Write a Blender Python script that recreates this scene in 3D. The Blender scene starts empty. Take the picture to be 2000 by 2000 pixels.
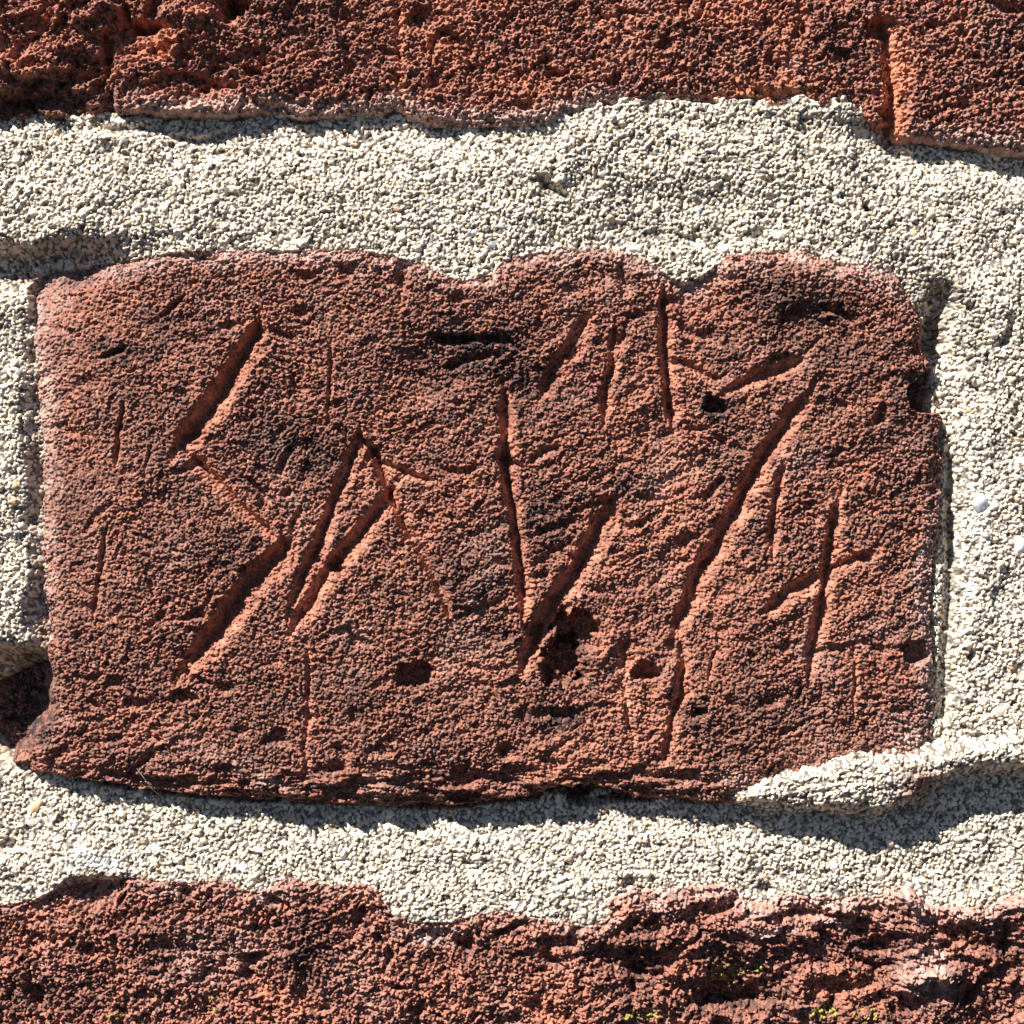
import bpy, math
import numpy as np
from mathutils import Vector

# ------------------------------------------------------------------ frame
# The wall stands in the XZ plane and faces -Y.  Relief is described in
# "units": 2000 units = 125 mm of wall, u to the right, v downwards, h out of the wall.
S = 0.125 / 2000.0
scn = bpy.context.scene

# ------------------------------------------------------------------ camera
cam_d = bpy.data.cameras.new('camera')
cam_d.lens = 85; cam_d.sensor_width = 36
cam_d.clip_start = 0.01; cam_d.clip_end = 50
cam = bpy.data.objects.new('camera', cam_d)
scn.collection.objects.link(cam)
cam.location = (0, -0.125 * 85 / 36, 0)
cam.rotation_euler = (math.radians(90), 0, 0)
scn.camera = cam

# ------------------------------------------------------------------ light
EL = math.radians(28.5)                       # angle of the sun above the wall face
PX, PZ = 0.56, -0.83                        # travel in the plane of the wall
n_ = math.hypot(PX, PZ); PX /= n_; PZ /= n_
travel = Vector((PX * math.cos(EL), math.sin(EL), PZ * math.cos(EL)))
to_sun = -travel
world = bpy.data.worlds.new('World'); scn.world = world
world.use_nodes = True
nt = world.node_tree; nt.nodes.clear()
sky = nt.nodes.new('ShaderNodeTexSky'); sky.sky_type = 'NISHITA'; sky.sun_disc = False
sky.sun_elevation = math.asin(to_sun.z)
sky.sun_rotation = math.atan2(to_sun.x, to_sun.y) % (2 * math.pi)
sky.altitude = 1500; sky.air_density = 0.4; sky.dust_density = 0.1; sky.ozone_density = 1.0
bg = nt.nodes.new('ShaderNodeBackground'); bg.inputs['Strength'].default_value = 0.05
wo = nt.nodes.new('ShaderNodeOutputWorld')
nt.links.new(sky.outputs[0], bg.inputs[0]); nt.links.new(bg.outputs[0], wo.inputs[0])
sd = bpy.data.lights.new('sun', 'SUN'); sd.energy = 5.0; sd.angle = math.radians(0.5)
sd.color = (1.0, 0.945, 0.87)
so = bpy.data.objects.new('sun', sd); scn.collection.objects.link(so)
so.rotation_euler = travel.to_track_quat('-Z', 'Y').to_euler()
so.location = (-0.3, -0.5, 0.5)
vs = scn.view_settings
vs.view_transform = 'Standard'; vs.look = 'None'; vs.gamma = 1; vs.use_curve_mapping = False
vs.exposure = 1.1
scn.cycles.diffuse_bounces = 2

# ------------------------------------------------------------------ noise tools
def _hash(ix, iy, seed):
    h = (ix.astype(np.int64) * 374761393 + iy.astype(np.int64) * 668265263 + seed * 1442695041) & 0xFFFFFFFF
    h = ((h ^ (h >> 13)) * 1274126177) & 0xFFFFFFFF
    h = ((h ^ (h >> 16)) * 2246822519) & 0xFFFFFFFF
    h = h ^ (h >> 15)
    return h
def rnd(ix, iy, seed):
    return (_hash(ix, iy, seed).astype(np.float32)) / np.float32(4294967296.0)
def smooth(a, b, x):
    t = np.clip((x - a) / (b - a), 0, 1)
    return t * t * (3 - 2 * t)
def perlin(u, v, lam, seed, lv=None):
    x = u / lam; y = v / (lv or lam)
    ix = np.floor(x).astype(np.int32); iy = np.floor(y).astype(np.int32)
    x0, y0 = int(ix.min()) - 1, int(iy.min()) - 1
    W, H = int(ix.max()) - x0 + 3, int(iy.max()) - y0 + 3
    gx, gy = np.meshgrid(np.arange(W) + x0, np.arange(H) + y0)
    ang = rnd(gx, gy, seed) * 2 * np.pi
    ca, sa = np.cos(ang).astype(np.float32), np.sin(ang).astype(np.float32)
    fx = (x - ix).astype(np.float32); fy = (y - iy).astype(np.float32)
    jx, jy = ix - x0, iy - y0
    def d(ox, oy):
        return ca[jy + oy, jx + ox] * (fx - ox) + sa[jy + oy, jx + ox] * (fy - oy)
    sx = fx * fx * fx * (fx * (fx * 6 - 15) + 10); sy = fy * fy * fy * (fy * (fy * 6 - 15) + 10)
    a = d(0, 0) * (1 - sx) + d(1, 0) * sx
    b = d(0, 1) * (1 - sx) + d(1, 1) * sx
    return (a * (1 - sy) + b * sy) * 1.6
def fbm(u, v, lam, seed, octv=3, gain=0.5, lv=None):
    s = 0; a = 1.0; t = 0
    for o in range(octv):
        s = s + a * perlin(u, v, lam / 2 ** o, seed + 17 * o, None if lv is None else lv / 2 ** o)
        t += a; a *= gain
    return s / t
def spheres(u, v, cell, r0, r1, off, seed, squash=1.0, dens=1.0, ang=0.0, facet=0.0):
    """Union of packed grains: the height of the topmost grain and its id value."""
    x = u / cell; y = v / cell
    ix = np.floor(x).astype(np.int32); iy = np.floor(y).astype(np.int32)
    best = np.full(u.shape, -1e3, np.float32); gid = np.zeros(u.shape, np.float32)
    x0, y0 = int(ix.min()) - 2, int(iy.min()) - 2
    W, H = int(ix.max()) - x0 + 4, int(iy.max()) - y0 + 4
    gx, gy = np.meshgrid(np.arange(W) + x0, np.arange(H) + y0)
    cx = ((gx + rnd(gx, gy, seed)) * cell).astype(np.float32)
    cy = ((gy + rnd(gx, gy, seed + 1)) * cell).astype(np.float32)
    rr = (r0 + (r1 - r0) * rnd(gx, gy, seed + 2) ** 1.6).astype(np.float32)
    oo = ((rnd(gx, gy, seed + 3) - 0.5) * 2 * off).astype(np.float32)
    oo[rnd(gx, gy, seed + 5) > dens] = -1e3
    ii = rnd(gx, gy, seed + 4)
    th = rnd(gx, gy, seed + 6) * np.pi
    el = (0.75 + 0.25 * rnd(gx, gy, seed + 7)).astype(np.float32)
    tx = ((rnd(gx, gy, seed + 8) - .5) * 2 * facet).astype(np.float32)
    ty = ((rnd(gx, gy, seed + 9) - .5) * 2 * facet).astype(np.float32)
    ct, st = np.cos(th).astype(np.float32), np.sin(th).astype(np.float32)
    for ox in (-1, 0, 1):
        for oy in (-1, 0, 1):
            jx, jy = ix - x0 + ox, iy - y0 + oy
            dx = u - cx[jy, jx]; dy = v - cy[jy, jx]
            a = dx * ct[jy, jx] + dy * st[jy, jx]; b = (-dx * st[jy, jx] + dy * ct[jy, jx]) / el[jy, jx]
            r = rr[jy, jx]
            q = 1 - (a * a + b * b) / (r * r)
            h = np.where(q > 0, np.sqrt(np.maximum(q, 0)) * r * squash + oo[jy, jx] + tx[jy, jx] * dx + ty[jy, jx] * dy, -1e3)
            m = h > best
            best = np.where(m, h, best); gid = np.where(m, ii[jy, jx], gid)
    return best, gid
def axis(a, b, step, fa, fb, outer=3.2):
    """Grid lines: fine inside [fa, fb], coarser outside."""
    fa, fb = max(a, fa), min(b, fb)
    L = []
    if a < fa: L.append(np.linspace(a, fa, max(2, int((fa - a) / outer)), endpoint=False))
    L.append(np.linspace(fa, fb, int((fb - fa) / step)))
    if b > fb: L.append(np.linspace(fb, b, max(2, int((b - fb) / outer)))[1:])
    return np.concatenate(L).astype(np.float32)
def seg_dist(P, Q, poly, closed=False):
    """distance to a polyline and the parameter along it (0..1)."""
    pts = list(poly) + ([poly[0]] if closed else [])
    n = len(pts) - 1
    best = np.full(P.shape, 1e9, np.float32); par = np.zeros(P.shape, np.float32)
    for i in range(n):
        ax, ay = pts[i][:2]; bx, by = pts[i + 1][:2]
        dx, dy = bx - ax, by - ay; L = dx * dx + dy * dy + 1e-6
        t = np.clip(((P - ax) * dx + (Q - ay) * dy) / L, 0, 1)
        d = (P - ax - t * dx) ** 2 + (Q - ay - t * dy) ** 2
        m = d < best
        best = np.where(m, d, best); par = np.where(m, (i + t) / n, par)
    return np.sqrt(best), par
def sdf_poly(us, vs_, poly):
    """signed distance (positive inside) on a coarse lattice, then bilinear."""
    st = 5.0
    cu = np.arange(us[0] - st, us[-1] + 2 * st, st); cv = np.arange(vs_[0] - st, vs_[-1] + 2 * st, st)
    P, Q = np.meshgrid(cu.astype(np.float32), cv.astype(np.float32))
    d, _ = seg_dist(P, Q, poly, True)
    ins = np.zeros(P.shape, bool); n = len(poly)
    for i in range(n):
        x1, y1 = poly[i]; x2, y2 = poly[(i + 1) % n]
        if y1 == y2: continue
        c = ((y1 > Q) != (y2 > Q)) & (P < (x2 - x1) * (Q - y1) / (y2 - y1) + x1)
        ins ^= c
    return bilin(np.where(ins, d, -d), cu, cv, us, vs_)
def bilin(F, cu, cv, us, vs_):
    st = cu[1] - cu[0]
    fu = (us - cu[0]) / st; iu = np.clip(np.floor(fu).astype(int), 0, len(cu) - 2); fu = (fu - iu)[None, :]
    fv = (vs_ - cv[0]) / st; iv = np.clip(np.floor(fv).astype(int), 0, len(cv) - 2); fv = (fv - iv)[:, None]
    A = F[np.ix_(iv, iu)]; B = F[np.ix_(iv, iu + 1)]; C = F[np.ix_(iv + 1, iu)]; D = F[np.ix_(iv + 1, iu + 1)]
    return ((A * (1 - fu) + B * fu) * (1 - fv) + (C * (1 - fu) + D * fu) * fv).astype(np.float32)
def bilin_at(F, cu, cv, U, V):
    st = cu[1] - cu[0]; F = F.astype(np.float32)
    fu = (U - cu[0]) / st; iu = np.clip(np.floor(fu).astype(np.int32), 0, len(cu) - 2); fu = fu - iu
    fv = (V - cv[0]) / st; iv = np.clip(np.floor(fv).astype(np.int32), 0, len(cv) - 2); fv = fv - iv
    return ((F[iv, iu] * (1 - fu) + F[iv, iu + 1] * fu) * (1 - fv) + (F[iv + 1, iu] * (1 - fu) + F[iv + 1, iu + 1] * fu) * fv).astype(np.float32)
def field(us, vs_, pts, default=None, dw=0.0, sig=60.0, grow=1.0, warp=None):
    """smooth height from scattered control points (u, v, h[, sigma])."""
    st = 10.0
    cu = np.arange(us[0] - st, us[-1] + 2 * st, st); cv = np.arange(vs_[0] - st, vs_[-1] + 2 * st, st)
    P, Q = np.meshgrid(cu, cv)
    N = np.full(P.shape, (default or 0) * dw); W = np.full(P.shape, dw + 1e-9)
    for p in pts:
        s = (p[3] if len(p) > 3 else sig) * grow
        # heavy-tailed weight keeps far areas defined
        q = ((P - p[0]) ** 2 + (Q - p[1]) ** 2) / (s * s)
        w = np.exp(-q) + 1e-4 / (1 + q * q)
        N += w * p[2]; W += w
    if warp is None: return bilin(N / W, cu, cv, us, vs_)
    return bilin_at(N / W, cu, cv, warp[0], warp[1])
def line(pts, sig, step=18.0):
    out = []
    for (a, b, h), (c, d, k) in zip(pts, pts[1:]):
        n = max(1, int(math.hypot(c - a, d - b) / step))
        out += [(a + (c - a) * i / n, b + (d - b) * i / n, h + (k - h) * i / n, sig) for i in range(n)]
    return out + [(*pts[-1], sig)]
def blobs(us, vs_, U, V, lst):
    """soft 0..1 mask from (u, v, ru, rv, strength)."""
    M = np.zeros(U.shape, np.float32)
    wu = U + fbm(U, V, 60, 901, 2) * 26; wv = V + fbm(U, V, 60, 902, 2) * 26
    for (a, b, ru, rv, s) in lst:
        i0, i1 = np.searchsorted(us, [a - 3 * ru - 30, a + 3 * ru + 30]); j0, j1 = np.searchsorted(vs_, [b - 3 * rv - 30, b + 3 * rv + 30])
        if i1 <= i0 or j1 <= j0: continue
        sl = (slice(j0, j1), slice(i0, i1))
        q = ((wu[sl] - a) / ru) ** 2 + ((wv[sl] - b) / rv) ** 2
        M[sl] = np.maximum(M[sl], s * np.exp(-q))
    return M
def carve(us, vs_, H, F, U, V, strokes):
    """V-shaped cuts: (points, half width, depth, fresh, [skew]) with ragged edges and tapering ends."""
    wob = fbm(U, V, 26, 611, 3)
    wob2 = fbm(U, V, 46, 612, 2)
    for st in strokes:
        pts, w, d, fr = st[:4]
        taper = st[4] if len(st) > 4 else 0.18
        w = w * 1.1
        pad = w * 2.6 + 12
        xs = [p[0] for p in pts]; ys = [p[1] for p in pts]
        i0, i1 = np.searchsorted(us, [min(xs) - pad, max(xs) + pad]); j0, j1 = np.searchsorted(vs_, [min(ys) - pad, max(ys) + pad])
        if i1 <= i0 or j1 <= j0: continue
        sl = (slice(j0, j1), slice(i0, i1))
        Ul = U[sl] + wob2[sl] * 6; Vl = V[sl] + wob2[sl] * 3
        D, T = seg_dist(Ul, Vl, pts)
        e = np.minimum(smooth(0, taper, T), smooth(0, taper, 1 - T)) if taper > 0 else 1.0
        e = 0.35 + 0.65 * e
        ww = w * e * (1 + 0.35 * wob[sl]) + 1e-3
        q = D / ww
        prof = np.clip(1 - q, 0, 1); prof = prof * prof * 0.35 + prof * 0.65
        D2, _ = seg_dist(Ul + .16 * w, Vl + .22 * w, pts)
        p2 = smooth(.62, .12, D2 / ww)
        prof = .85 * prof + .42 * p2
        lip = np.exp(-((q - 1.15) / 0.3) ** 2) * (0.05 + .1 * wob[sl])
        H[sl] -= 1.5 * d * e * (prof - lip)
        F[sl] = np.maximum(F[sl], .95 * fr * smooth(1.15, 0.5, q + wob2[sl] * .6))  # fresh clay colour, strengthened so the cuts' lit sides read brighter
def holes(us, vs_, H, F, U, V, lst):
    wx = fbm(U, V, 24, 711, 3, .65) * 1.6 ; wy = fbm(U, V, 24, 712, 3, .65) * 1.6
    for (a, b, ru, rv, d, fl) in lst:
        p = max(ru, rv) * 1.6 + 8
        i0, i1 = np.searchsorted(us, [a - p, a + p]); j0, j1 = np.searchsorted(vs_, [b - p, b + p])
        if i1 <= i0 or j1 <= j0: continue
        sl = (slice(j0, j1), slice(i0, i1))
        q = np.sqrt(((U[sl] - a + wx[sl] * ru * .35) / ru) ** 2 + ((V[sl] - b + wy[sl] * rv * .35) / rv) ** 2)
        H[sl] -= d * (smooth(1.05, 0.62, q) * fl + (1 - fl) * np.clip(1 - q * q, 0, 1))

# ------------------------------------------------------------------ mesh builder
def relief_mesh(name, us, vs_, H, attrs, keep, mat, parent, skirt=-260.0):
    """Turns a height relief into a solid-edged mesh; attrs are per-vertex masks for the shader."""
    H = H.astype(np.float32).copy()
    nu, nv = len(us), len(vs_)
    H[0, :] = skirt; H[-1, :] = skirt; H[:, 0] = skirt; H[:, -1] = skirt
    U, V = np.meshgrid(us, vs_)
    fk = keep[:-1, :-1] | keep[1:, :-1] | keep[:-1, 1:] | keep[1:, 1:]
    idx = np.arange(nu * nv).reshape(nv, nu)
    quads = np.stack([idx[1:, :-1][fk], idx[1:, 1:][fk], idx[:-1, 1:][fk], idx[:-1, :-1][fk]], 1)
    used = np.zeros(nu * nv, bool); used[quads.ravel()] = True
    rem = np.cumsum(used) - 1
    quads = rem[quads].astype(np.int32)
    co = np.stack([(U.ravel()[used] - 1000) * S, -H.ravel()[used] * S, (1000 - V.ravel()[used]) * S], 1).astype(np.float32)
    me = bpy.data.meshes.new(name)
    me.vertices.add(len(co)); me.vertices.foreach_set('co', co.ravel())
    me.loops.add(len(quads) * 4); me.loops.foreach_set('vertex_index', quads.ravel())
    me.polygons.add(len(quads))
    me.polygons.foreach_set('loop_start', np.arange(0, len(quads) * 4, 4, dtype=np.int32))
    me.polygons.foreach_set('use_smooth', np.ones(len(quads), bool))
    me.update(calc_edges=True)
    for k, A in attrs.items():
        at = me.attributes.new(k, 'FLOAT', 'POINT')
        at.data.foreach_set('value', np.ascontiguousarray(A.astype(np.float32).ravel()[used]))
    me.materials.append(mat)
    o = bpy.data.objects.new(name, me); scn.collection.objects.link(o); o.parent = parent
    return o

# ------------------------------------------------------------------ materials
class NT:
    def __init__(s, name):
        s.m = bpy.data.materials.new(name); s.m.use_nodes = True
        s.t = s.m.node_tree; s.t.nodes.clear()
        s.out = s.n('ShaderNodeOutputMaterial'); s.b = s.n('ShaderNodeBsdfPrincipled')
        s.l(s.b.outputs[0], s.out.inputs[0])
        s.co = s.n('ShaderNodeTexCoord').outputs['Object']
    def n(s, t): return s.t.nodes.new(t)
    def l(s, a, b): s.t.links.new(a, b)
    def attr(s, k):
        a = s.n('ShaderNodeAttribute'); a.attribute_name = k; return a.outputs['Fac']
    def noise(s, size, detail=3, rough=.55):
        a = s.n('ShaderNodeTexNoise'); s.l(s.co, a.inputs['Vector'])
        a.inputs['Scale'].default_value = 1.0 / (size * S); a.inputs['Detail'].default_value = detail; a.inputs['Roughness'].default_value = rough
        return a.outputs['Fac']
    def ramp(s, f, stops, interp='LINEAR'):
        r = s.n('ShaderNodeValToRGB'); r.color_ramp.interpolation = interp
        e = r.color_ramp.elements
        while len(e) < len(stops): e.new(0.5)
        for i, (p, c) in enumerate(stops):
            e[i].position = p; e[i].color = (c if len(c) == 4 else (*c, 1)) if hasattr(c, '__len__') else (c, c, c, 1)
        s.l(f, r.inputs[0]); return r.outputs[0]
    def mix(s, f, a, b, mode='MIX'):
        m = s.n('ShaderNodeMix'); m.data_type = 'RGBA'; m.blend_type = mode
        for i, x in ((0, f), (6, a), (7, b)):
            if hasattr(x, 'links'): s.l(x, m.inputs[i])
            elif i == 0: m.inputs[0].default_value = x
            else: m.inputs[i].default_value = (*x, 1)
        return m.outputs[2]
    def math(s, op, a, b=0.0, clamp=False):
        m = s.n('ShaderNodeMath'); m.operation = op; m.use_clamp = clamp
        for i, x in enumerate((a, b)):
            if hasattr(x, 'links'): s.l(x, m.inputs[i])
            else: m.inputs[i].default_value = x
        return m.outputs[0]

def brick_material(name, body, patina, fresh, dark):
    k = NT(name)
    base = k.mix(k.ramp(k.noise(90, 4), [(.36, 0.0), (.62, 1.0)]), body, patina)
    base = k.mix(k.ramp(k.noise(7, 2, .6), [(.44, 0.0), (.6, .92)]), base, dark)          # fine grain of the clay
    base = k.mix(k.ramp(k.noise(8.5, 2, .6), [(.56, 0.0), (.7, .7)]), base, (.62, .28, .19))
    base = k.mix(k.attr('fresh'), base, k.mix(k.ramp(k.noise(30, 3), [(.35, 0.), (.7, 1.)]), fresh, body))
    base = k.mix(k.ramp(k.noise(5, 1), [(.62, 0.0), (.72, .5)]), base, (.52, .3, .22))  # pale quartz specks
    base = k.mix(k.ramp(k.noise(260, 4, .6), [(.54, 0.0), (.7, .34)]), base, (.08, .05, .045))   # soot
    base = k.mix(k.ramp(k.noise(170, 3, .6), [(.55, 0.0), (.7, .28)]), base, (.5, .31, .25))   # dusty bloom
    base = k.mix(k.attr('stain_shade'), base, (.03, .02, .02))  # stains, and shade of holes and hollows put into the colour
    sm = k.ramp(k.noise(12, 3, .7), [(.3, (.36, .19, .16)), (.7, (.66, .52, .46))])
    base = k.mix(k.attr('smear'), base, sm)
    k.l(base, k.b.inputs['Base Color'])
    k.l(k.ramp(k.noise(6, 1), [(.3, .95), (.66, .8), (.74, .38)]), k.b.inputs['Roughness'])
    k.b.inputs['Specular IOR Level'].default_value = 0.4
    bp = k.n('ShaderNodeBump'); bp.inputs['Strength'].default_value = .7; bp.inputs['Distance'].default_value = 1.2 * S
    k.l(k.noise(4.5, 2, .6), bp.inputs['Height']); k.l(bp.outputs[0], k.b.inputs['Normal'])
    return k.m
def mortar_material(name):
    k = NT(name)
    g = k.attr('grain')
    col = k.ramp(g, [(0, (.78, .63, .46)), (.16, (.85, .72, .56)), (.34, (.71, .59, .47)), (.5, (.88, .77, .63)), (.64, (.78, .59, .41)),
                     (.76, (.46, .43, .39)), (.84, (.84, .76, .65)), (.925, (.26, .27, .28)), (.955, (.16, .18, .21)), (.972, (.58, .36, .16)), (.985, (.5, .42, .33))], 'CONSTANT')
    col = k.mix(k.ramp(k.noise(7, 2), [(.35, 0.), (.75, .35)]), col, (.45, .41, .33))
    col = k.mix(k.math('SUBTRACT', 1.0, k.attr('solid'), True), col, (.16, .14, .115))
    col = k.mix(k.attr('white'), col, (.84, .83, .8))
    col = k.mix(k.attr('grime_shade'), col, (.085, .078, .07))  # grime, and joint shade darkened into the colour
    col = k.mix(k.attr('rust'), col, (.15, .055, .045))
    k.l(col, k.b.inputs['Base Color'])
    k.l(k.ramp(g, [(0, .85), (.3, .5), (.5, .8), (.8, .42), (1, .7)], 'CONSTANT'), k.b.inputs['Roughness'])
    k.b.inputs['Specular IOR Level'].default_value = 0.45
    bp = k.n('ShaderNodeBump'); bp.inputs['Strength'].default_value = .5; bp.inputs['Distance'].default_value = 1.0 * S
    k.l(k.noise(4, 2, .6), bp.inputs['Height']); k.l(bp.outputs[0], k.b.inputs['Normal'])
    return k.m
M_MAIN = brick_material('carved_brick_clay', (.34, .127, .08), (.25, .104, .074), (.66, .28, .18), (.055, .03, .026))
M_TOP = brick_material('upper_brick_clay', (.45, .17, .105), (.28, .11, .08), (.7, .26, .13), (.07, .034, .032))
M_LOW = brick_material('lower_brick_clay', (.47, .18, .12), (.35, .14, .098), (.62, .24, .12), (.07, .036, .033))
M_MORTAR = mortar_material('sand_mortar')

# ------------------------------------------------------------------ outlines traced in wall units
MAIN = [(49, 590), (42, 560), (70, 528), (150, 513), (259, 499), (331, 489), (440, 486), (560, 484), (700, 482), (766, 496), (828, 512), (859, 533), (906, 545),
        (957, 533), (985, 503), (1052, 489), (1155, 481), (1243, 494), (1274, 512), (1310, 538), (1350, 549), (1383, 524), (1419, 499), (1466, 489), (1523, 484),
        (1569, 494), (1621, 507), (1699, 512), (1712, 525), (1758, 546), (1765, 574), (1790, 603), (1802, 641), (1797, 672), (1812, 700), (1828, 722), (1832, 800),
        (1838, 830), (1838, 916), (1836, 968), (1835, 1041), (1822, 1104), (1816, 1207), (1823, 1254), (1823, 1311), (1828, 1373), (1823, 1440), (1815, 1500),
        (1800, 1560), (1700, 1578), (1560, 1575), (1450, 1570), (1362, 1562), (1290, 1562), (1207, 1558), (1129, 1566), (1026, 1558), (968, 1561), (880, 1575), (807, 1573),
        (725, 1566), (569, 1563), (440, 1555), (310, 1544), (217, 1529), (103, 1512), (47, 1500), (-20, 1490), (-60, 1440), (-50, 1330), (20, 1300), (85, 1290), (98, 1240),
        (90, 1170), (82, 1071), (85, 968), (82, 864), (74, 771), (66, 698), (58, 621)]
TOP_EDGE = [(-400, 226), (0, 228), (103, 223), (176, 224), (230, 214), (300, 216), (380, 222), (440, 224), (518, 214), (585, 229), (650, 224), (725, 223), (776, 208), (800, 222),
            (849, 244), (920, 246), (1000, 242), (1070, 241), (1093, 228), (1145, 203), (1228, 195), (1259, 203), (1280, 185), (1362, 190), (1440, 199), (1518, 200),
            (1569, 190), (1606, 206), (1662, 186), (1680, 217), (1725, 254), (1745, 270), (1807, 270), (1880, 281), (2000, 296), (2400, 310)]
TOP = [(-400, -420)] + TOP_EDGE + [(2400, -420)]
LOW_EDGE = [(-400, 1775), (0, 1768), (67, 1754), (100, 1736), (126, 1712), (190, 1706), (262, 1712), (331, 1724), (398, 1722), (440, 1719), (458, 1738), (518, 1744), (560, 1722), (647, 1729),
            (725, 1732), (750, 1759), (766, 1785), (807, 1800), (880, 1800), (935, 1784), (975, 1782), (1060, 1797), (1150, 1812), (1192, 1796), (1190, 1760), (1240, 1741), (1290, 1747),
            (1320, 1737), (1400, 1737), (1450, 1740), (1457, 1774), (1500, 1771), (1530, 1756), (1620, 1758), (1700, 1757), (1790, 1744), (1802, 1776), (1870, 1782), (1940, 1771), (2000, 1754), (2400, 1745)]
LOW = LOW_EDGE + [(2400, 2420), (-400, 2420)]
LUMP = [(1395, 1556), (1440, 1578), (1518, 1588), (1621, 1591), (1725, 1596), (1778, 1578), (1820, 1551), (1880, 1522), (2000, 1508), (2420, 1500), (2420, 1380), (2000, 1425),
        (1930, 1428), (1870, 1440), (1823, 1446), (1780, 1452), (1673, 1458), (1595, 1480), (1518, 1502), (1450, 1525), (1400, 1545)]

wall = bpy.data.objects.new('brick_wall', None); scn.collection.objects.link(wall)
wall['label'] = 'old red brick wall with pale sandy mortar and a letter-scratched brick at its centre'
wall['category'] = 'brick wall'; wall['kind'] = 'thing'

def clay_grain(U, V, seed, amp=1.0, coarse=1.0):
    """the gritty, pitted face of a handmade brick."""
    g, gid = spheres(U, V * 1.1, 5.5, 2.4, 4.7, 2.4, seed, 1.0, 0.9)
    g = np.maximum(g, -1.8)
    Vs = V + .16 * U + perlin(U, V, 110, seed + 50) * 34; Us = U - .1 * V + perlin(U, V, 110, seed + 51) * 20
    f = fbm(Us, Vs, 27, seed + 5, 3, .62, 22) * 4.2 + fbm(U, V, 10.5, seed + 6, 2, .6, 9) * 5.2
    pit = fbm(Us, Vs, 24, seed + 7, 2, .6, 17)
    pit = -np.clip(pit - .2, 0, 1) * 28
    zone = smooth(-.25, .35, fbm(U, V, 190, seed + 9, 2))
    pit2 = -np.clip(perlin(Us, Vs, 54, seed + 8, 40) - .34, 0, 1) * 36 * (.4 + .9 * zone)
    return (g * 1.1 + (f + pit * .8 + pit2) * coarse) * amp, gid

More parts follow.
